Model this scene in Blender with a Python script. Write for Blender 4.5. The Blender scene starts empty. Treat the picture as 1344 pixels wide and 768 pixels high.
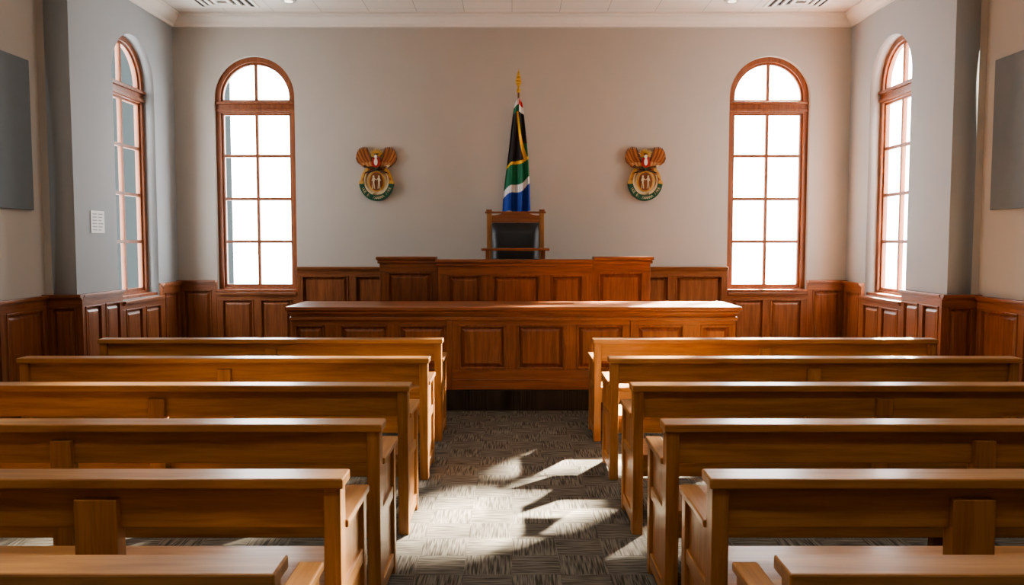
import bpy, bmesh, math, random
from mathutils import Matrix, Vector
random.seed(4)
scene = bpy.context.scene
COL = scene.collection

# ------------------------------------------------------------------ helpers
def lin(r, g, b):
    def f(c):
        c /= 255.0
        return c/12.92 if c <= 0.04045 else ((c+0.055)/1.055)**2.4
    return (f(r), f(g), f(b), 1)

def new_mat(name):
    m = bpy.data.materials.new(name); m.use_nodes = True
    nt = m.node_tree
    return m, nt, nt.nodes['Principled BSDF']

def plain(name, c, rough=0.6, metal=0.0, var=0.06, bump=0.0, scale=12, emit=None, estr=0, spec=0.5):
    m, nt, b = new_mat(name)
    tc = nt.nodes.new('ShaderNodeTexCoord')
    n = nt.nodes.new('ShaderNodeTexNoise'); n.inputs['Scale'].default_value = scale
    n.inputs['Detail'].default_value = 4
    nt.links.new(tc.outputs['Object'], n.inputs['Vector'])
    mix = nt.nodes.new('ShaderNodeMixRGB')
    mix.inputs[1].default_value = tuple(x*(1-var) for x in c[:3])+(1,)
    mix.inputs[2].default_value = tuple(min(1, x*(1+var)) for x in c[:3])+(1,)
    nt.links.new(n.outputs['Fac'], mix.inputs[0])
    nt.links.new(mix.outputs[0], b.inputs['Base Color'])
    b.inputs['Roughness'].default_value = rough
    b.inputs['Metallic'].default_value = metal
    b.inputs['Specular IOR Level'].default_value = spec
    if bump:
        n2 = nt.nodes.new('ShaderNodeTexNoise'); n2.inputs['Scale'].default_value = scale*15
        nt.links.new(tc.outputs['Object'], n2.inputs['Vector'])
        bp = nt.nodes.new('ShaderNodeBump'); bp.inputs['Strength'].default_value = bump
        bp.inputs['Distance'].default_value = 0.003
        nt.links.new(n2.outputs['Fac'], bp.inputs['Height'])
        nt.links.new(bp.outputs[0], b.inputs['Normal'])
    if emit:
        b.inputs['Emission Color'].default_value = emit
        b.inputs['Emission Strength'].default_value = estr
    return m

def wood(name, cd, cl, axis='X', rough=0.32, coat=0.25):
    m, nt, b = new_mat(name)
    tc = nt.nodes.new('ShaderNodeTexCoord')
    oi = nt.nodes.new('ShaderNodeObjectInfo')
    mp = nt.nodes.new('ShaderNodeMapping')
    s = {'X': (1.0, 14, 14), 'Y': (14, 1.0, 14), 'Z': (14, 14, 1.0)}[axis]
    mp.inputs['Scale'].default_value = s
    nt.links.new(tc.outputs['Object'], mp.inputs['Vector'])
    mul = nt.nodes.new('ShaderNodeMath'); mul.operation = 'MULTIPLY'; mul.inputs[1].default_value = 20
    nt.links.new(oi.outputs['Random'], mul.inputs[0])
    n = nt.nodes.new('ShaderNodeTexNoise'); n.noise_dimensions = '4D'
    n.inputs['Scale'].default_value = 2.2; n.inputs['Detail'].default_value = 7
    n.inputs['Roughness'].default_value = 0.6; n.inputs['Distortion'].default_value = 0.5
    nt.links.new(mp.outputs[0], n.inputs['Vector']); nt.links.new(mul.outputs[0], n.inputs['W'])
    cr = nt.nodes.new('ShaderNodeValToRGB')
    cr.color_ramp.elements[0].position = 0.3; cr.color_ramp.elements[0].color = cd
    cr.color_ramp.elements[1].position = 0.72; cr.color_ramp.elements[1].color = cl
    nt.links.new(n.outputs['Fac'], cr.inputs[0])
    nt.links.new(cr.outputs[0], b.inputs['Base Color'])
    bp = nt.nodes.new('ShaderNodeBump'); bp.inputs['Strength'].default_value = 0.12
    bp.inputs['Distance'].default_value = 0.002
    nt.links.new(n.outputs['Fac'], bp.inputs['Height']); nt.links.new(bp.outputs[0], b.inputs['Normal'])
    b.inputs['Roughness'].default_value = rough
    b.inputs['Coat Weight'].default_value = coat
    b.inputs['Coat Roughness'].default_value = 0.18
    return m

def box(bm, x0, x1, y0, y1, z0, z1, mi=0):
    v = [bm.verts.new(p) for p in ((x0,y0,z0),(x1,y0,z0),(x1,y1,z0),(x0,y1,z0),(x0,y0,z1),(x1,y0,z1),(x1,y1,z1),(x0,y1,z1))]
    for f in ((0,3,2,1),(4,5,6,7),(0,1,5,4),(1,2,6,5),(2,3,7,6),(3,0,4,7)):
        fc = bm.faces.new([v[i] for i in f]); fc.material_index = mi

def prism(bm, pts, y0, y1, mi=0):
    """polygon in xz, extruded along y"""
    a = [bm.verts.new((p[0], y0, p[1])) for p in pts]
    c = [bm.verts.new((p[0], y1, p[1])) for p in pts]
    n = len(pts)
    bm.faces.new(a).material_index = mi
    bm.faces.new(list(reversed(c))).material_index = mi
    for i in range(n):
        bm.faces.new((a[i], c[i], c[(i+1) % n], a[(i+1) % n])).material_index = mi

def frustum(bm, x0, x1, z0, z1, yb, yf, ins, mi=0):
    o = [(x0,z0),(x1,z0),(x1,z1),(x0,z1)]
    i_ = [(x0+ins,z0+ins),(x1-ins,z0+ins),(x1-ins,z1-ins),(x0+ins,z1-ins)]
    a = [bm.verts.new((p[0], yb, p[1])) for p in o]
    c = [bm.verts.new((p[0], yf, p[1])) for p in i_]
    bm.faces.new(c).material_index = mi
    for i in range(4):
        bm.faces.new((a[i], a[(i+1)%4], c[(i+1)%4], c[i])).material_index = mi

def cyl(bm, c, r0, r1, z0, z1, n=20, mi=0):
    a = [bm.verts.new((c[0]+r0*math.cos(2*math.pi*i/n), c[1]+r0*math.sin(2*math.pi*i/n), z0)) for i in range(n)]
    b = [bm.verts.new((c[0]+r1*math.cos(2*math.pi*i/n), c[1]+r1*math.sin(2*math.pi*i/n), z1)) for i in range(n)]
    bm.faces.new(list(reversed(a))).material_index = mi
    bm.faces.new(b).material_index = mi
    for i in range(n):
        bm.faces.new((a[i], a[(i+1)%n], b[(i+1)%n], b[i])).material_index = mi

def finish(name, bm, mats, parent=None, loc=(0,0,0), rotz=0, bevel=0.0, smooth=False):
    bmesh.ops.recalc_face_normals(bm, faces=bm.faces)
    me = bpy.data.meshes.new(name); bm.to_mesh(me); bm.free()
    for m in (mats if isinstance(mats, (list, tuple)) else [mats]): me.materials.append(m)
    if smooth:
        for p in me.polygons: p.use_smooth = True
    ob = bpy.data.objects.new(name, me); COL.objects.link(ob)
    ob.location = loc; ob.rotation_euler = (0, 0, rotz)
    if parent: ob.parent = parent
    if bevel:
        md = ob.modifiers.new('bevel', 'BEVEL'); md.width = bevel; md.segments = 2; md.limit_method = 'ANGLE'
    return ob

def empty(name, loc, label, cat, group=None, rotz=0):
    e = bpy.data.objects.new(name, None); COL.objects.link(e); e.location = loc
    e.rotation_euler = (0,0,rotz); e.empty_display_size = 0.1
    tag(e, label, cat, group); return e

def tag(o, label=None, cat=None, group=None, kind=None):
    if label: o['label'] = label
    if cat: o['category'] = cat
    if group: o['group'] = group
    if kind: o['kind'] = kind
    return o

def bx(name, mats, boxes, parent=None, bevel=0.0, loc=(0,0,0), rotz=0):
    bm = bmesh.new()
    for b in boxes: box(bm, *b)
    return finish(name, bm, mats, parent, loc, rotz, bevel)

def plate(outer, holes, t):
    """polygon (x,z) with holes -> bmesh, front at y=0, back at y=t"""
    cu = bpy.data.curves.new('tmp', 'CURVE'); cu.dimensions = '2D'; cu.fill_mode = 'BOTH'; cu.extrude = t/2
    for pts in [outer]+holes:
        sp = cu.splines.new('POLY'); sp.points.add(len(pts)-1)
        for i, p in enumerate(pts): sp.points[i].co = (p[0], p[1], 0, 1)
        sp.use_cyclic_u = True
    ob = bpy.data.objects.new('tmp', cu); COL.objects.link(ob)
    dg = bpy.context.evaluated_depsgraph_get(); dg.update()
    me = bpy.data.meshes.new_from_object(ob.evaluated_get(dg))
    me.transform(Matrix.Translation((0, t/2, 0)) @ Matrix.Rotation(math.pi/2, 4, 'X'))
    bm = bmesh.new(); bm.from_mesh(me)
    bpy.data.objects.remove(ob); bpy.data.curves.remove(cu); bpy.data.meshes.remove(me)
    bmesh.ops.remove_doubles(bm, verts=bm.verts, dist=1e-5)
    return bm

def arch(cx, z0, zs, r, n=28, hw=None):
    hw = hw or r
    p = [(cx-hw, z0), (cx+hw, z0)]
    for i in range(n+1):
        a = math.pi*i/n
        p.append((cx+r*math.cos(a), zs+r*math.sin(a)))
    return p

# ------------------------------------------------------------------ materials
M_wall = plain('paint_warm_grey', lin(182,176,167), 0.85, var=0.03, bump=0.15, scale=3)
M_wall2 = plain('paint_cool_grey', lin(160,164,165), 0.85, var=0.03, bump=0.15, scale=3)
M_white = plain('white_paint', lin(226,220,210), 0.7, var=0.02)
M_panelgrey = plain('acoustic_fabric', lin(112,120,124), 0.95, var=0.05, bump=0.4, scale=10)
WD = wood('mahogany_x', lin(108,61,34), lin(158,100,61), 'X', 0.38, 0.2)
WDz = wood('mahogany_z', lin(104,58,32), lin(154,96,58), 'Z', 0.4, 0.2)
OK_ = wood('oak_x', lin(142,95,52), lin(190,140,86), 'X', 0.34, 0.3)
OKy = wood('oak_y', lin(142,95,52), lin(190,140,86), 'Y', 0.34, 0.3)
OKz = wood('oak_z', lin(138,91,49), lin(186,135,82), 'Z', 0.36, 0.25)
WF = wood('window_wood', lin(112,62,36), lin(158,96,60), 'Z', 0.4, 0.15)
M_leather = plain('black_leather', lin(24,26,28), 0.38, var=0.2, bump=0.4, scale=10)
M_gold = plain('gold_metal', lin(214,170,84), 0.35, metal=0.7)
M_metal = plain('brushed_metal', lin(190,188,184), 0.35, metal=0.9)
M_dark = plain('gap_shade', lin(40,38,36), 0.8)

def carpet(name, cA, cB):
    m, nt, b = new_mat(name)
    N = nt.nodes; L = nt.links
    tc = N.new('ShaderNodeTexCoord')
    ck = N.new('ShaderNodeTexChecker'); ck.inputs['Scale'].default_value = 4.0
    L.new(tc.outputs['Object'], ck.inputs['Vector'])
    outs = []
    for s in ((6, 100, 1), (100, 6, 1)):
        mp = N.new('ShaderNodeMapping'); mp.inputs['Scale'].default_value = s
        L.new(tc.outputs['Object'], mp.inputs['Vector'])
        n = N.new('ShaderNodeTexNoise'); n.inputs['Scale'].default_value = 1.0; n.inputs['Detail'].default_value = 1.0
        L.new(mp.outputs[0], n.inputs['Vector']); outs.append(n)
    mx = N.new('ShaderNodeMixRGB')
    L.new(ck.outputs['Fac'], mx.inputs[0]); L.new(outs[0].outputs['Fac'], mx.inputs[1]); L.new(outs[1].outputs['Fac'], mx.inputs[2])
    cr = N.new('ShaderNodeValToRGB')
    cr.color_ramp.elements[0].position = 0.36; cr.color_ramp.elements[0].color = cA
    cr.color_ramp.elements[1].position = 0.62; cr.color_ramp.elements[1].color = cB
    L.new(mx.outputs[0], cr.inputs[0])
    L.new(cr.outputs[0], b.inputs['Base Color'])
    b.inputs['Roughness'].default_value = 0.95
    b.inputs['Specular IOR Level'].default_value = 0.1
    n3 = N.new('ShaderNodeTexNoise'); n3.inputs['Scale'].default_value = 400
    L.new(tc.outputs['Object'], n3.inputs['Vector'])
    ad = N.new('ShaderNodeMath'); ad.operation = 'ADD'
    L.new(mx.outputs[0], ad.inputs[0]); L.new(n3.outputs['Fac'], ad.inputs[1])
    bp = N.new('ShaderNodeBump'); bp.inputs['Strength'].default_value = 0.2; bp.inputs['Distance'].default_value = 0.002
    L.new(ad.outputs[0], bp.inputs['Height']); L.new(bp.outputs[0], b.inputs['Normal'])
    return m
M_carpet = carpet('carpet_weave', lin(70,67,61), lin(118,114,106))
M_carpet2 = carpet('carpet_dark', lin(40,37,33), lin(66,61,54))

# ceiling tiles
M_ceil, nt, b = new_mat('ceiling_tiles')
tc = nt.nodes.new('ShaderNodeTexCoord')
br = nt.nodes.new('ShaderNodeTexBrick'); br.offset = 0
br.inputs['Scale'].default_value = 1.0
br.inputs['Brick Width'].default_value = 0.62; br.inputs['Row Height'].default_value = 0.3
br.inputs['Mortar Size'].default_value = 0.004
br.inputs['Color1'].default_value = lin(222,216,206); br.inputs['Color2'].default_value = lin(216,210,200)
br.inputs['Mortar'].default_value = lin(170,164,156)
nt.links.new(tc.outputs['Object'], br.inputs['Vector']); nt.links.new(br.outputs['Color'], b.inputs['Base Color'])
b.inputs['Roughness'].default_value = 0.9

# glass (single thin sheet)
M_glass = bpy.data.materials.new('window_glass'); M_glass.use_nodes = True
nt = M_glass.node_tree; nt.nodes.clear()
o = nt.nodes.new('ShaderNodeOutputMaterial'); mx = nt.nodes.new('ShaderNodeMixShader')
t = nt.nodes.new('ShaderNodeBsdfTransparent'); g = nt.nodes.new('ShaderNodeBsdfGlossy'); g.inputs['Roughness'].default_value = 0.05
mx.inputs[0].default_value = 0.05
nt.links.new(t.outputs[0], mx.inputs[1]); nt.links.new(g.outputs[0], mx.inputs[2])
nt.links.new(mx.outputs[0], o.inputs[0])

# ------------------------------------------------------------------ room shell
HW, HN, D, YR, YB, CH = 4.505, 4.83, 10.8, 8.27, -2.2, 4.70
WIN_Z0, WIN_ZS, WIN_R = 1.03, 3.63, 0.54
def struct(o, label=None): o['kind'] = 'structure'; return tag(o, label)

struct(bx('floor', M_carpet, [(-5.2, 5.2, YB-0.2, D+0.25, -0.1, 0)]), 'grey brown basket-weave carpet tiles')
struct(bx('ceiling', M_ceil, [(-5.2, 5.2, YB-0.2, D+0.25, CH, CH+0.1)]), 'off-white tiled ceiling')
WT = 0.25
bm = plate([(-HW-WT,0),(HW+WT,0),(HW+WT,CH),(-HW-WT,CH)], [arch(-3.44, WIN_Z0, WIN_ZS, WIN_R), arch(3.44, WIN_Z0, WIN_ZS, WIN_R)], 0.25)
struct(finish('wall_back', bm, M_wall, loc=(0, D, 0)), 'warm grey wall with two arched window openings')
SC, SR = 9.675, 0.525
for side, sx, rz in (('left', -1, math.pi/2), ('right', 1, -math.pi/2)):
    if sx < 0: y0 = YR; cx = SC-YR; L = D-YR
    else: y0 = D; cx = D-SC; L = D-YR
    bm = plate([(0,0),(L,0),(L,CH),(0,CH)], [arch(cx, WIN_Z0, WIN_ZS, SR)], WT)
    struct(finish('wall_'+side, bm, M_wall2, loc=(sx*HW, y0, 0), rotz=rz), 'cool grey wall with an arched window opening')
    a, c = sorted((sx*HN, sx*5.1))
    struct(bx('wall_near_'+side, M_wall, [(a, c, YB, YR, 0, CH)]), 'plain grey side wall')
    a, c = sorted((sx*(HW+WT), sx*5.1))
    struct(bx('wall_return_'+side, M_wall, [(a, c, YR, YR+0.08, 0, CH)]), 'plain grey wall return')
struct(bx('wall_rear', M_wall, [(-5.2,5.2,YB-0.2,YB,0,CH)]), 'plain grey rear wall')

# crown moulding
trim_i = [0]
def trim_name():
    trim_i[0] += 1; return 'trim_%d' % trim_i[0]
prof = [(0,0),(-0.03,0),(-0.035,0.035),(-0.075,0.06),(-0.12,0.10),(-0.125,0.125),(-0.16,0.13),(-0.16,0.16),(0,0.16)]
def crown(L, loc, rz):
    bm = bmesh.new()
    a = [bm.verts.new((0, p[0], p[1])) for p in prof]; c = [bm.verts.new((L, p[0], p[1])) for p in prof]
    n = len(prof); bm.faces.new(a); bm.faces.new(list(reversed(c)))
    for i in range(n): bm.faces.new((a[i], a[(i+1)%n], c[(i+1)%n], c[i]))
    struct(finish(trim_name(), bm, M_white, loc=loc, rotz=rz), 'white crown moulding')
zc = CH-0.158
crown(2*HW, (-HW, D, zc), 0)
crown(D-YR, (-HW, YR, zc), math.pi/2); crown(D-YR, (HW, D, zc), -math.pi/2)
crown(YR-YB, (-HN, YB, zc), math.pi/2); crown(YR-YB, (HN, YR, zc), -math.pi/2)
crown(HN-HW, (-HN, YR, zc), 0); crown(HN-HW, (HW, YR, zc), 0)

# ------------------------------------------------------------------ windows
def window(i, loc, rz, r):
    z0, zs = WIN_Z0, WIN_ZS
    zt0, zt1 = 3.43, 3.58
    fw = 0.065; hm = 0.019
    upper = [( -(r-fw), zt1), ((r-fw), zt1)] + [((r-fw)*math.cos(math.pi*k/28), zs+(r-fw)*math.sin(math.pi*k/28)) for k in range(29)]
    lower = [(-(r-fw), z0+0.06), (r-fw, z0+0.06), (r-fw, zt0), (-(r-fw), zt0)]
    bm = plate(arch(0, z0, zs, r), [lower, upper], 0.10)
    b2 = plate([(p[0]*1.01, p[1]) for p in lower],
               [[(x0, za), (x1, za), (x1, zb), (x0, zb)]
                for (x0, x1) in ((-(r-fw-0.035), -hm), (hm, r-fw-0.035))
                for (za, zb) in [(z0+0.10+k*0.5775+hm*(k>0), z0+0.10+(k+1)*0.5775-hm*(k<3)-(0.035 if k==3 else 0)) for k in range(4)]], 0.05)
    rr = r-fw-0.03
    def q(s):
        z = zt1+0.03
        pts = [(s*hm, z), (s*rr*0.995, z)]
        for k in range(15):
            a = math.radians(3+ (87-3)*k/14)
            x = rr*math.cos(a); zz = zs+rr*math.sin(a)
            if x > hm: pts.append((s*x, zz))
        pts.append((s*hm, zs+rr*0.999))
        return pts
    b3 = plate(upper, [q(1), q(-1)], 0.05)
    for bb in (b2, b3):
        me = bpy.data.meshes.new('t'); bmesh.ops.translate(bb, verts=bb.verts, vec=(0,0.03,0)); bb.to_mesh(me); bb.free(); bm.from_mesh(me); bpy.data.meshes.remove(me)
    box(bm, -r+0.005, r-0.005, -0.02, 0.01, zt0+0.02, zt0+0.055); box(bm, -r+0.005, r-0.005, -0.03, 0.01, zt1-0.035, zt1)
    box(bm, -r+0.002, r-0.002, -0.11, 0.02, z0+0.001, z0+0.035)
    w = finish('window_%d' % i, bm, WF, loc=loc, rotz=rz, bevel=0.004)
    struct(w, 'tall arched timber window with ten panes')
    gb = bmesh.new()
    gb.faces.new([gb.verts.new((p[0]*0.97, 0, p[1])) for p in arch(0, z0+0.04, zs, r-0.03)])
    gl = finish('glass', gb, M_glass, parent=w, loc=(0,0.055,0))
    ld = bpy.data.lights.new('window_portal', 'AREA'); ld.shape = 'RECTANGLE'; ld.size = 1.1; ld.size_y = 3.2
    lo = bpy.data.objects.new('window_portal', ld); COL.objects.link(lo)
    lo.matrix_world = Matrix.Translation(loc) @ Matrix.Rotation(rz, 4, 'Z') @ Matrix.Translation((0, 0.16, 2.6)) @ Matrix.Rotation(-math.pi/2, 4, 'X')
    try: ld.cycles.is_portal = True
    except Exception: ld.energy = 0
window(1, (-3.44, D+0.07, 0), 0, WIN_R)
window(2, (3.44, D+0.07, 0), 0, WIN_R)
window(3, (-HW-0.13, SC, 0), math.pi/2, SR)
window(4, (HW+0.13, SC, 0), -math.pi/2, SR)

# ------------------------------------------------------------------ wainscot
def wainscot(L, H, panels, loc, rz, zb=0.22, zt=None, name=None, cap=True, depth=0.045, base=0.14, mats=None, parent=None, z0=0.0):
    """panels: list of (x0,x1). local x along wall, front faces -y"""
    zt = zt if zt is not None else H-0.13
    bm = bmesh.new()
    box(bm, 0, L, -0.02, 0, z0, H-0.001)
    box(bm, 0, L, -depth, -0.02, zt, H-0.03, 1)          # top rail
    box(bm, 0, L, -depth, -0.02, z0, zb, 1)              # bottom rail
    xs = [0]
    for a, c in panels: xs += [a, c]
    xs.append(L)
    for k in range(0, len(xs), 2):
        if xs[k+1]-xs[k] > 0.002: box(bm, xs[k], xs[k+1], -depth, -0.02, zb, zt, 0)
    for a, c in panels:
        for (q0,q1,r0,r1) in ((a,c,zt-0.018,zt),(a,c,zb,zb+0.018),(a,a+0.018,zb,zt),(c-0.018,c,zb,zt)):
            box(bm, q0, q1, -depth-0.008, -0.02, r0, r1, 0)
        frustum(bm, a+0.03, c-0.03, zb+0.03, zt-0.03, -0.02, -0.043, 0.035, 0)
    if base: box(bm, 0, L, -depth-0.015, -0.02, z0, z0+base, 1)
    if cap:
        box(bm, 0, L, -depth-0.035, 0, H-0.03, H, 1)
        box(bm, 0, L, -depth-0.018, -0.02, H-0.05, H-0.03, 1)
    o = finish(name or trim_name(), bm, mats or [WDz, WD], parent, loc, rz, bevel=0.003)
    if not name: struct(o, 'raised-panel timber wainscot')
    return o
def even(L, n, e=0.07, g=0.09):
    w = (L-2*e-(n-1)*g)/n
    return [(e+i*(w+g), e+i*(w+g)+w) for i in range(n)]
wl = 2.90
wainscot(HW-3.98, 1.19, even(HW-3.98, 1), (-HW, D, 0), 0)
wainscot(1.08, 1.025, even(1.08, 2), (-3.98, D, 0), 0, zt=0.93)
wainscot(2*wl, 1.37, even(2*wl, 8), (-wl, D, 0), 0, zt=1.25, depth=0.06)
wainscot(1.08, 1.025, even(1.08, 2), (2.90, D, 0), 0, zt=0.93)
wainscot(HW-3.98, 1.19, even(HW-3.98, 1), (3.98, D, 0), 0)
for s in (-1, 1):
    rz = math.pi/2 if s < 0 else -math.pi/2
    def seg(ya, yb, H, n, x, zt=None):
        L = yb-ya
        wainscot(L, H, even(L, n), (s*x, ya if s < 0 else yb, 0), rz, zt=zt)
    seg(YR, 9.15, 1.16, 2, HW)
    seg(9.15, 10.2, 1.02, 2, HW, 0.92)
    seg(10.2, D-0.06, 1.18, 1, HW)
    seg(YB, YR-0.06, 1.15, 15, HN)
    L = HN-HW+0.075
    wainscot(L, 1.16, even(L, 1), (-HN if s < 0 else HW-0.075, YR, 0), 0)
# ------------------------------------------------------------------ dais
dais = bx('dais', M_carpet2, [(-3.0, 3.0, 8.0, 10.73, 0.0, 0.214)], bevel=0.01)
tag(dais, 'dark carpeted raised platform under the bench', 'platform')
dais2 = bx('raised_platform', M_carpet2, [(-1.50, 1.56, 9.64, 10.73, 0.214, 0.6)], bevel=0.01)
tag(dais2, 'dark carpeted upper platform carrying the judge chair', 'platform')

# ------------------------------------------------------------------ clerk's desk
desk = empty('court_desk', (0, 8.06, 0.214), 'long polished reddish timber panelled desk on the platform', 'desk')
H = 0.80
x0d, x1d = -2.22, 2.25
cs = [-2.04,-1.49,-.90,-.30,.29,.89,1.49,2.05]
pan = []
for c in cs:
    w = 0.24 if abs(c) < 1.9 else 0.15
    pan.append((c-w-x0d, c+w-x0d))
wainscot(x1d-x0d, H, pan, (x0d, 0, 0), 0, zb=0.20, zt=0.655, name='panelled_front', cap=False, base=0.10, parent=desk)
bx('carcass', WDz, [(x0d, x1d, 0.001, 0.03, 0, H), (x0d, x0d+0.03, 0.03, 0.62, 0, H), (x1d-0.03, x1d, 0.03, 0.62, 0, H), (-0.02,0.02,0.03,0.6,0,H)], desk)
bx('frieze_moulding', WD, [(x0d-0.02, x1d+0.02, -0.065, -0.03, 0.70, 0.735), (x0d-0.03, x1d+0.03, -0.08, 0.0, H-0.03, H)], desk, bevel=0.006)
bx('pilaster', WDz, [(-0.66, -0.60, -0.075, -0.045, 0.0, 0.70)], desk, bevel=0.004)
bx('pilaster', WDz, [(1.19, 1.25, -0.075, -0.045, 0.0, 0.70)], desk, bevel=0.004)
bx('desk_top', WD, [(-2.27, 2.30, -0.10, 0.68, H, H+0.042)], desk, bevel=0.01)

# ------------------------------------------------------------------ judge's bench
jb = empty('judge_bench', (0, 9.35, 0.214), 'tall panelled reddish timber bench with higher side wings', 'judge bench')
def jpart(name, xa, xb, ya, yb, ztop, pans, zb):
    L = xb-xa
    o = wainscot(L, ztop-0.214, pans, (xa, ya, 0), 0, zb=zb, zt=ztop-0.214-0.14, name=name, cap=False, base=0.1, parent=jb)
    bx('carcass', WDz, [(xa, xb, ya+0.001, ya+0.03, 0, ztop-0.214), (xa, xa+0.03, ya+0.03, yb, 0, ztop-0.214), (xb-0.03, xb, ya+0.03, yb, 0, ztop-0.214)], jb)
jpart('panelled_front', -0.86, 0.93, 0, 0.24, 1.46, [(0.11,0.50),(0.63,1.18),(1.31,1.69)], 0.3)
jpart('side_wing', -1.56, -0.865, 0.12, 0.28, 1.49, [(0.09,0.62)], 0.3)
jpart('side_wing', 0.935, 1.63, 0.12, 0.28, 1.49, [(0.08,0.61)], 0.3)
zt = 1.46-0.214
bx('bench_top', WD, [(-0.89, 0.96, -0.08, 0.26, zt, zt+0.04), (-0.875, 0.945, -0.065, -0.02, zt-0.04, zt)], jb, bevel=0.008)
bx('wing_top', WD, [(-1.60, -0.892, 0.04, 0.27, zt+0.03, zt+0.07), (-1.585,-0.88,0.055,0.10,zt-0.01,zt+0.03)], jb, bevel=0.008)
bx('wing_top', WD, [(0.962, 1.67, 0.04, 0.27, zt+0.03, zt+0.07), (0.95,1.655,0.055,0.10,zt-0.01,zt+0.03)], jb, bevel=0.008)

br_ = empty('book_rest', (0.04, 9.45, 1.50), 'small low wooden stand on the judge bench', 'book rest')
bx('board', WD, [(-0.40, 0.40, -0.07, 0.12, 0.10, 0.13)], br_, bevel=0.006)
for sx in (-0.33, 0.33):
    bx('leg', WDz, [(sx-0.02, sx+0.02, -0.03, 0.08, 0.0, 0.10)], br_, bevel=0.004)

# ------------------------------------------------------------------ judge's chair
ch = empty('judge_chair', (0.045, 10.1, 0.6), 'high-backed wooden armchair with black leather upholstery', 'chair')
def zz(z): return z-0.6
for sx in (-1, 1):
    xa, xb = sorted((sx*0.37, sx*0.305))
    bx('back_post', OKz, [(xa, xb, 0.22, 0.285, 0, zz(2.07))], ch, bevel=0.006)
    bx('leg', OKz, [(xa, xb, -0.22, -0.16, 0, 0.66)], ch, bevel=0.006)
    bx('armrest', OKy, [(xa-0.01, xb+0.01, -0.25, 0.22, 0.66, 0.695)], ch, bevel=0.01)
bm = bmesh.new()
pts = [(-0.305, zz(1.95)), (0.305, zz(1.95))]
for k in range(21):
    u = 1-k/20*2
    pts.append((u*0.305, zz(2.045)+0.05*math.cos(u*math.pi/2)*1.0 - 0.012*abs(math.sin(u*math.pi*2))))
prism(bm, pts, 0.225, 0.28)
box(bm, -0.39, 0.39, 0.215, 0.295, zz(2.07), zz(2.095)); 
for k in (-1, 1): box(bm, k*0.34-0.035, k*0.34+0.035, 0.21, 0.3, zz(2.095), zz(2.12))
finish('crest_rail', bm, WD, ch, bevel=0.004)
bm = bmesh.new(); box(bm, -0.30, 0.30, 0.16, 0.27, 0.5, zz(1.945))
bmesh.ops.subdivide_edges(bm, edges=bm.edges, cuts=5, use_grid_fill=True)
for v in bm.verts:
    if v.co.y < 0.2:
        v.co.y -= 0.05*max(0, 1-(v.co.x/0.30)**4)*max(0, math.cos((v.co.z-0.93)/0.43*1.45))
finish('leather_back', bm, M_leather, ch, smooth=True, bevel=0.0)
bx('seat_cushion', M_leather, [(-0.30, 0.30, -0.24, 0.16, 0.42, 0.52)], ch, bevel=0.03)
bx('seat_frame', WD, [(-0.305, 0.305, -0.22, 0.22, 0.34, 0.42)], ch, bevel=0.005)

# ------------------------------------------------------------------ flag
fl = empty('flag_stand', (0.085, 10.6, 0.6), 'South African national flag draped on a pole with gold finial', 'flag')
bm = bmesh.new()
cyl(bm, (0,0), 0.014, 0.012, 0.03, 3.08, 12)
finish('pole', bm, plain('pole_wood', lin(120,80,40), 0.4), fl, smooth=True)
bm = bmesh.new(); cyl(bm, (0,0), 0.10, 0.10, 0, 0.03, 24); cyl(bm, (0,0), 0.05, 0.02, 0.03, 0.12, 24)
finish('base', bm, M_gold, fl)
bm = bmesh.new()
zs_ = [(3.05,0.016),(3.08,0.03),(3.10,0.018),(3.13,0.012),(3.16,0.034),(3.20,0.040),(3.26,0.026),(3.32,0.010),(3.36,0.001)]
for (za,ra),(zb_,rb) in zip(zs_, zs_[1:]): cyl(bm, (0,0), ra, rb, za, zb_, 16)
finish('finial', bm, M_gold, fl, smooth=True)
me = bpy.data.meshes.new('cloth'); NS, NT = 90, 150
verts = []; faces = []; cols = []
BLK=lin(20,20,24); GLD=lin(236,184,40); GRN=lin(0,106,72); WHT=lin(225,225,225); BLU=lin(14,58,150); RED=lin(200,44,36)
def flagcol(xn, y):
    if y < 130: return WHT if xn < 0.1 else RED
    if y < 139: return GRN if xn < 0.1 else WHT
    gc = -0.15+0.95*((y-140)/65.0)
    yw = 240-9*xn
    if y > yw+5: 
        return BLU
    if y > yw-5: return WHT
    yg = 208-6*xn
    if y > yg: return GRN
    if abs(xn-gc) < 0.17: return GLD
    if y > yg-4: return GLD
    if xn > gc+0.17 and y > 180: return GRN
    return BLK
for j in range(NT+1):
    t_ = j/NT
    wd = 0.045+0.145*min(1, t_**0.75)
    for i in range(NS+1):
        s_ = i/NS; xn = 2*s_-1
        x = -0.0+xn*wd + 0.012*t_*math.sin(6*t_+s_*5) - 0.02*t_
        amp = 0.012+0.032*t_
        y = amp*math.sin(s_*math.pi*5.5+1.2*t_) - 0.035*math.cos(xn*math.pi/2)
        z = 2.98-t_*(1.50) + 0.035*math.sin(s_*math.pi*2.5)*t_ - 0.06*abs(xn)*(1-t_)
        verts.append((x, y, z)); cols.append(flagcol(xn, 122+153*t_))
for j in range(NT):
    for i in range(NS):
        a = j*(NS+1)+i; faces.append((a, a+1, a+NS+2, a+NS+1))
me.from_pydata(verts, [], faces); 
ca = me.color_attributes.new('flag_colour', 'FLOAT_COLOR', 'POINT')
for i, c in enumerate(cols): ca.data[i].color = c
for p in me.polygons: p.use_smooth = True
m, nt, b = new_mat('flag_cloth'); at = nt.nodes.new('ShaderNodeAttribute'); at.attribute_name = 'flag_colour'
nt.links.new(at.outputs['Color'], b.inputs['Base Color']); b.inputs['Roughness'].default_value = 0.75
b.inputs['Sheen Weight'].default_value = 0.1
me.materials.append(m)
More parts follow.
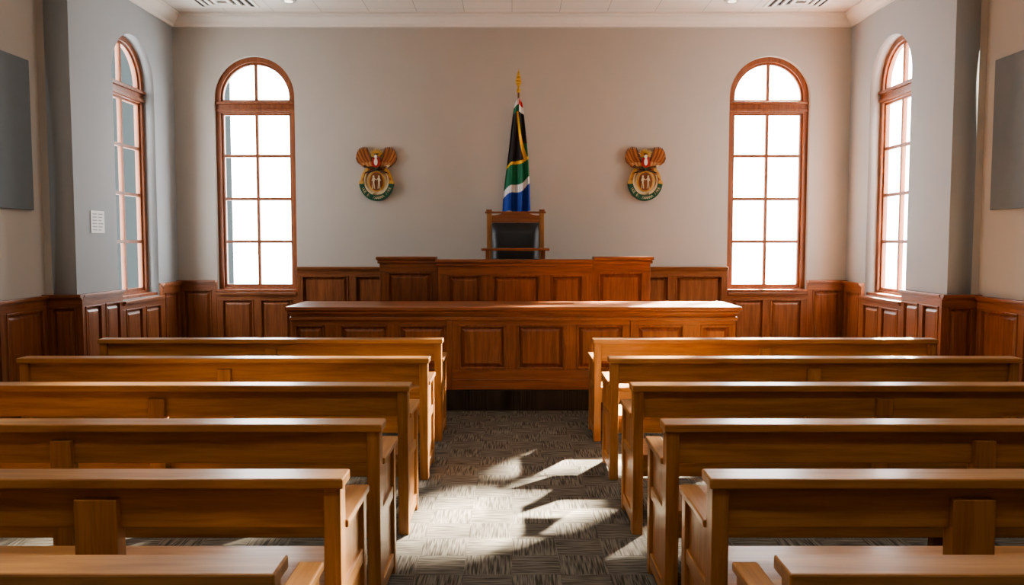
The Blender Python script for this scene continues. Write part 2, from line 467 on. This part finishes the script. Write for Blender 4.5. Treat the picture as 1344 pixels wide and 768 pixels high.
fo = bpy.data.objects.new('flag_cloth', me); COL.objects.link(fo); fo.parent = fl

# ------------------------------------------------------------------ coat of arms
E = {k: plain('emblem_'+k, c, 0.45, var=0.12, scale=40) for k, c in dict(
    gold=lin(200,156,80), brown=lin(124,74,42), orange=lin(172,108,58), cream=lin(214,198,164), red=lin(170,46,38),
    green=lin(24,78,54), dark=lin(76,46,28), white=lin(226,222,210), tan=lin(186,146,96)).items()}
EK = list(E.keys()); EM = [E[k] for k in EK]
def ell(cx, cz, rx, rz_, n=28, a0=0, a1=2*math.pi, rot=0):
    full = abs(a1-a0-2*math.pi) < 1e-6
    out = []
    for i in range(n if full else n+1):
        a = a0+(a1-a0)*i/n
        x, z = rx*math.cos(a), rz_*math.sin(a)
        out.append((cx+x*math.cos(rot)-z*math.sin(rot), cz+x*math.sin(rot)+z*math.cos(rot)))
    return out
def ring(bm, cx, cz, r1, r2, k, y0, y1, a0, a1, mi, n=24):
    for i in range(n):
        a = a0+(a1-a0)*i/n; b_ = a0+(a1-a0)*(i+1)/n
        prism(bm, [(cx+r1*math.cos(a), cz+k*r1*math.sin(a)), (cx+r2*math.cos(a), cz+k*r2*math.sin(a)),
                   (cx+r2*math.cos(b_), cz+k*r2*math.sin(b_)), (cx+r1*math.cos(b_), cz+k*r1*math.sin(b_))], y0, y1, mi)
def epart(name, parent, fn):
    bm = bmesh.new(); fn(bm)
    return finish(name, bm, EM, parent)
ix = {k: i for i, k in enumerate(EK)}
def build_emblem(loc):
    e = empty('coat_of_arms', loc, 'painted South African coat of arms mounted on the wall', 'emblem', 'wall coats of arms')
    def plate_(bm):
        prism(bm, ell(0,-0.12,0.215,0.245,40), -0.025, 0, ix['tan'])
        ring(bm, 0,-0.12, 0.185,0.215,1.14, -0.04,-0.02, -math.pi*0.02, math.pi*1.02, ix['gold'])
        prism(bm, ell(0,-0.12,0.135,0.165,32), -0.035, 0, ix['cream'])
    epart('backing_plate', e, plate_)
    def wings(bm):
        for s in (-1, 1):
            prism(bm, [(s*0.02,0.04),(s*0.10,0.05),(s*0.19,0.09),(s*0.225,0.16),(s*0.20,0.22),(s*0.13,0.22),(s*0.06,0.16),(s*0.03,0.12)], -0.03, 0, ix['brown'])
            for k in range(9):
                u = k/8
                p = Vector((0.05+0.135*u, 0.12-0.02*u)); q = Vector((0.125+0.14*math.sin(u*math.pi/2), 0.345+0.02*math.sin(u*math.pi)-0.125*u*u))
                d = (q-p); n = Vector((-d.y, d.x)).normalized()
                w = 0.014
                bend = Vector((0.014,-0.012))
                pts = [p-n*w*0.6, p+d*0.5-n*w+bend, p+d*0.88-n*w*0.85+bend*0.5, q, p+d*0.85+n*w*0.85+bend*0.5, p+d*0.5+n*w+bend, p+n*w*0.6]
                prism(bm, [(s*v.x, v.y) for v in pts], -0.042-0.0025*(k%3), -0.01, ix['orange'] if k%2 else ix['brown'])
            for k in range(7):
                u = k/6
                cx = 0.06+0.125*u; cz = 0.12-0.01*u
                prism(bm, ell(s*cx, cz, 0.034, 0.012, 12, rot=(math.radians(75-30*u) if s > 0 else math.pi-math.radians(75-30*u))), -0.056, -0.03, ix['tan'] if k%2 else ix['orange'])
    epart('bird_wings', e, wings)
    def sun(bm):
        for k in range(9):
            a = math.radians(30+k*15)
            c_, s_ = math.cos(a), math.sin(a)
            prism(bm, [(c_*0.05-s_*0.014, 0.22+s_*0.05+c_*0.014), (c_*0.05+s_*0.014, 0.22+s_*0.05-c_*0.014), (c_*0.11, 0.22+s_*0.11)], -0.058, -0.02, ix['gold'])
        prism(bm, ell(0,0.215,0.065,0.06,20,0,math.pi), -0.06, -0.02, ix['gold'])
    epart('rising_sun', e, sun)
    def bird(bm):
        prism(bm, [(-0.058,0.11),(0,0.035),(0.058,0.11),(0.045,0.205),(-0.045,0.205)], -0.075, -0.02, ix['red'])
        prism(bm, ell(0,0.145,0.024,0.048,16), -0.082, -0.03, ix['white'])
        prism(bm, ell(0,0.215,0.022,0.026,16), -0.082, -0.03, ix['white'])
        prism(bm, [(0.012,0.225),(0.05,0.212),(0.012,0.205)], -0.082, -0.05, ix['orange'])
        for k in (-2,-1,0,1,2): prism(bm, [(k*0.008-0.003,0.235),(k*0.008+0.003,0.235),(k*0.016,0.265)], -0.078, -0.05, ix['dark'])
        prism(bm, [(-0.045,0.085),(0,0.03),(0.045,0.085),(0,0.06)], -0.085, -0.03, ix['green'])
    epart('secretary_bird', e, bird)
    def spear(bm):
        for s in (-1,1):
            a = s*0.28
            d = Vector((math.cos(a), math.sin(a))); n = Vector((-d.y, d.x))*0.007
            p, q = -d*0.15, d*0.15; o = Vector((0, 0.045))
            prism(bm, [tuple(o+p-n), tuple(o+q-n), tuple(o+q+n), tuple(o+p+n)], -0.072, -0.03, ix['dark'])
        d = Vector((math.cos(0.28), math.sin(0.28))); n = Vector((-d.y,d.x))*0.018; o = Vector((0,0.045))+d*0.15
        prism(bm, [tuple(o-n), tuple(o+d*0.05), tuple(o+n), tuple(o-d*0.02)], -0.072, -0.03, ix['cream'])
        prism(bm, ell(-math.cos(0.28)*0.155, 0.045+math.sin(0.28)*0.155, 0.018, 0.018, 12), -0.072, -0.03, ix['dark'])
    epart('crossed_spear_and_club', e, spear)
    def shield(bm):
        prism(bm, ell(0,-0.11,0.108,0.138,32), -0.05, -0.03, ix['gold'])
        prism(bm, ell(0,-0.11,0.092,0.122,32), -0.056, -0.03, ix['brown'])
        for s in (-1,1):
            cx = s*0.036
            prism(bm, ell(cx,-0.045,0.012,0.014,12), -0.066,-0.05, ix['cream'])
            prism(bm, [(cx-0.015,-0.062),(cx+0.015,-0.062),(cx+0.009,-0.13),(cx-0.009,-0.13)], -0.066,-0.05, ix['cream'])
            for q in (-1,1):
                prism(bm, [(cx+q*0.001,-0.13),(cx+q*0.009,-0.13),(cx+q*0.018,-0.205),(cx+q*0.009,-0.205)], -0.066,-0.05, ix['cream'])
            prism(bm, [(cx-s*0.012,-0.066),(cx-s*0.034,-0.085),(cx-s*0.032,-0.095),(cx-s*0.010,-0.08)], -0.066,-0.05, ix['cream'])
            prism(bm, [(cx+s*0.012,-0.066),(cx+s*0.026,-0.10),(cx+s*0.020,-0.105),(cx+s*0.008,-0.08)], -0.066,-0.05, ix['cream'])
    epart('shield_with_figures', e, shield)
    def tusks(bm):
        for s in (-1,1):
            pts = []
            for i in range(13):
                a = math.radians(-70+i*9.5); pts.append((s*0.165*math.cos(a), -0.115+0.19*math.sin(a)))
            for i in range(12,-1,-1):
                a = math.radians(-70+i*9.5); w = 0.034*(1-i/12)+0.003; pts.append((s*(0.165-w)*math.cos(a), -0.115+(0.19-w)*math.sin(a)))
            prism(bm, pts, -0.055, -0.03, ix['cream'])
            for i in range(8):
                a = math.radians(-25+i*12); x = s*0.185*math.cos(a); z = -0.115+0.2*math.sin(a)
                prism(bm, ell(x, z, 0.022, 0.009, 10, rot=(a+math.pi/2+0.5) if s>0 else (math.pi/2-a-0.5)), -0.055,-0.03, ix['orange'] if i%2 else ix['gold'])
    epart('tusks_and_wheat', e, tusks)
    def ribbon(bm):
        ring(bm, 0,-0.105, 0.168,0.232,1.13, -0.06,-0.0, math.radians(188), math.radians(352), ix['green'], 32)
        for s in (-1,1):
            a = math.radians(188)
            prism(bm, [(s*0.165,-0.14),(s*0.235,-0.145),(s*0.225,-0.10),(s*0.17,-0.11)], -0.062, 0, ix['gold'])
    epart('motto_ribbon', e, ribbon)
    txt = "!KE E: /XARRA //KE"
    bmt = bmesh.new()
    for i, c in enumerate(txt):
        if c == ' ': continue
        cu = bpy.data.curves.new('t', 'FONT'); cu.body = c; cu.size = 0.05; cu.extrude = 0.002; cu.align_x = 'CENTER'
        ob = bpy.data.objects.new('t', cu); COL.objects.link(ob)
        dg = bpy.context.evaluated_depsgraph_get(); dg.update()
        me = bpy.data.meshes.new_from_object(ob.evaluated_get(dg))
        a = math.radians(205+(335-205)*i/(len(txt)-1))
        R = 0.215
        px, pz = R*math.cos(a), -0.105+1.13*R*math.sin(a)
        me.transform(Matrix.Translation((px, -0.062, pz)) @ Matrix.Rotation(-(a+math.pi/2), 4, 'Y') @ Matrix.Rotation(math.pi/2, 4, 'X') @ Matrix.Translation((0,0.002,0)))
        bmt.from_mesh(me)
        bpy.data.objects.remove(ob); bpy.data.curves.remove(cu); bpy.data.meshes.remove(me)
    finish('motto_lettering', bmt, E['cream'], e)
    return e
def copy_thing(src, loc):
    n = src.copy(); COL.objects.link(n); n.location = loc
    for c in src.children:
        k = c.copy(); COL.objects.link(k); k.parent = n
    return n
em = build_emblem((-1.81, 10.8, 2.62))
copy_thing(em, (1.78, 10.8, 2.62))

# ------------------------------------------------------------------ benches
def build_bench(x, y, midx, midw, label, grp):
    L = 2.9; h = L/2
    e = empty('bench', (x, y, 0), label, 'bench', grp)
    bx('top_rail', OK_, [(-h-0.012, h+0.012, -0.13, 0.0, 0.842, 0.88)], e, bevel=0.006)
    bx('backrest', OK_, [(-h+0.06, h-0.06, -0.085, -0.05, 0.69, 0.842)], e, bevel=0.004)
    bx('seat', OK_, [(-h+0.06, h-0.06, -0.03, 0.37, 0.415, 0.45)], e, bevel=0.004)
    bx('seat_rail', OK_, [(-h+0.06, h-0.06, 0.29, 0.315, 0.32, 0.415)], e, bevel=0.004)
    bx('seat_rail', OK_, [(-h+0.06, h-0.06, -0.03, -0.005, 0.32, 0.415)], e, bevel=0.004)
    for s in (-1, 1):
        a, b_ = sorted((s*h, s*(h-0.06)))
        bx('leg', OKz, [(a, b_, -0.115, -0.03, 0.0, 0.842)], e, bevel=0.004)
        bx('leg', OKz, [(a, b_, 0.315, 0.375, 0.0, 0.67)], e, bevel=0.004)
        a2, b2 = sorted((s*(h+0.01), s*(h-0.07)))
        bx('armrest', OKy, [(a2, b2, -0.03, 0.395, 0.67, 0.70)], e, bevel=0.006)
        a3, b3 = sorted((s*(h-0.018), s*(h-0.042)))
        bx('end_panel', OKz, [(a3, b3, -0.03, 0.315, 0.10, 0.67)], e)
        a4, b4 = sorted((s*(h-0.005), s*(h-0.055)))
        bx('stretcher', OKy, [(a4, b4, -0.03, 0.315, 0.04, 0.11)], e, bevel=0.003)
        bx('side_rail', OKy, [(a4, b4, -0.03, 0.315, 0.40, 0.46)], e, bevel=0.003)
    bx('center_post', OKz, [(midx-midw/2, midx+midw/2, -0.115, -0.05, 0.0, 0.80)], e, bevel=0.004)
    bx('center_leg', OKz, [(midx-0.04, midx+0.04, 0.23, 0.289, 0.0, 0.415)], e, bevel=0.004)
    return e
rows = [6.86, 5.75, 4.67, 3.69, 2.86, 2.06]
lab = 'honey oak courtroom bench with open back and armrests'
for s, xe in ((-1, -0.60), (1, 0.70)):
    x = xe + s*1.45
    grp = 'courtroom gallery benches'
    b0 = build_bench(x, rows[0], 0, 0.095, lab, grp)
    for r in rows[1:4]+rows[5:]: copy_thing(b0, (x, r, 0))
    m_ = (-1.46 if s < 0 else 1.62)-x
    build_bench(x, rows[4], m_, 0.15, lab, grp)

# ------------------------------------------------------------------ wall panels, notice
for s in (-1, 1):
    a, b_ = sorted((s*HN, s*(HN-0.04)))
    p = bx('acoustic_panel', M_panelgrey, [(a, b_, 5.9, 8.06, 2.02, 3.5)], bevel=0.006)
    tag(p, 'large blue-grey fabric acoustic wall panel', 'wall panel', 'acoustic wall panels')
nb = bmesh.new()
box(nb, -HW, -HW+0.008, 8.58, 8.86, 1.80, 2.04, 0)
for k in range(6):
    z = 2.01-k*0.034
    box(nb, -HW+0.008, -HW+0.0095, 8.61, 8.70, z-0.012, z, 1)
    box(nb, -HW+0.008, -HW+0.0095, 8.73, 8.83-0.02*(k%3), z-0.012, z, 1)
n_ = finish('paper_notice', nb, [plain('paper', lin(225,226,222), 0.7), plain('print_ink', lin(165,168,168), 0.7)])
tag(n_, 'small white printed notice fixed to grey wall', 'notice')

# ------------------------------------------------------------------ ceiling fittings
for xc in (-3.6, 3.58):
    e = empty('air_vent', (xc, 10.12, CH), 'square white ceiling air diffuser with dark slots', 'air vent', 'ceiling air vents')
    bm = bmesh.new()
    for q in range(4):
        r1 = 0.38-q*0.09; r2 = r1-0.045
        zt_ = -0.012-0.006*q
        for (a, c, d, f) in ((-r1,r1,-r1,-r2),(-r1,r1,r2,r1),(-r1,-r2,-r2,r2),(r2,r1,-r2,r2)):
            box(bm, a, c, d*0.8, f*0.8, zt_, -0.004)
    finish('louvre_frame', bm, M_white, e)
    bx('slot_shade', M_dark, [(-0.35,0.35,-0.28,0.28,-0.006,-0.001)], e)  # thin dark sheet, the shade inside the slots put into its colour
M_lamp = plain('warm_lamp', lin(255,240,215), 0.5, emit=(1,0.86,0.68,1), estr=1.5)
for xc in (-2.74, 2.70):
    e = empty('spotlight', (xc, 10.02, CH), 'small round recessed ceiling spotlight with metal rim', 'spotlight', 'ceiling spotlights')
    bm = bmesh.new(); cyl(bm, (0,0), 0.09, 0.11, -0.05, 0.0, 24); finish('rim', bm, M_metal, e)
    bm = bmesh.new(); cyl(bm, (0,0), 0.05, 0.05, -0.054, -0.05, 24); finish('lens', bm, M_lamp, e)
M_fill = plain('fill_panel_glow', lin(240,240,235), 0.6, emit=(1,0.94,0.86,1), estr=7.5)
for yc in (1.0, 4.5):  # fill panels added overhead, out of view, to brighten the room
    for xc in (-2.6, 0, 2.6):
        e = empty('fill_light', (xc, yc, CH), 'flat rectangular ceiling light fitting', 'fill light', 'added fill lights')
        bx('frame', M_white, [(-0.65,0.65,-0.35,-0.30,-0.05,0),(-0.65,0.65,0.30,0.35,-0.05,0),(-0.65,-0.60,-0.3,0.3,-0.05,0),(0.60,0.65,-0.3,0.3,-0.05,0)], e)
        bx('diffuser', M_fill, [(-0.6,0.6,-0.3,0.3,-0.04,-0.02)], e)

# neighbouring facade seen through the side window
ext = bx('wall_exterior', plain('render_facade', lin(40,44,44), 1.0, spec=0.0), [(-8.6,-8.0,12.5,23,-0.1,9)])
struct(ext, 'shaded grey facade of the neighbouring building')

# ------------------------------------------------------------------ lighting
w = bpy.data.worlds.new('World'); scene.world = w; w.use_nodes = True
bg = w.node_tree.nodes['Background']; bg.inputs[0].default_value = (0.96, 0.98, 1.0, 1); bg.inputs[1].default_value = 9.5

def beam(target, d, power, cone):
    d = Vector(d).normalized()
    ld = bpy.data.lights.new('sun_beam', 'SPOT'); ld.energy = power; ld.spot_size = math.radians(cone); ld.spot_blend = 0.1
    ld.shadow_soft_size = 0.4; ld.color = (1, 0.88, 0.70)
    lo = bpy.data.objects.new('sun_beam', ld); COL.objects.link(lo)
    lo.location = Vector(target)-d*20
    lo.rotation_euler = d.to_track_quat('-Z', 'Y').to_euler()
beam((3.44, D, 2.65), (-0.58,-1.0,-0.71), 700000, 10)
beam((HW, SC, 2.65), (-1.0,-1.0,-0.93), 900000, 10)
beam((3.44, D, 2.65), (-0.86,-1.0,-0.42), 300000, 10)

# ------------------------------------------------------------------ camera
cd = bpy.data.cameras.new('camera'); cd.lens = 28.125; cd.sensor_width = 36
co = bpy.data.objects.new('camera', cd); COL.objects.link(co)
co.location = (0, 0, 1.7); co.rotation_euler = (math.pi/2-math.radians(3.597), 0, 0)
scene.camera = co
scene.view_settings.view_transform = 'AgX'
scene.view_settings.look = 'AgX - Medium High Contrast'
scene.view_settings.exposure = 0.6
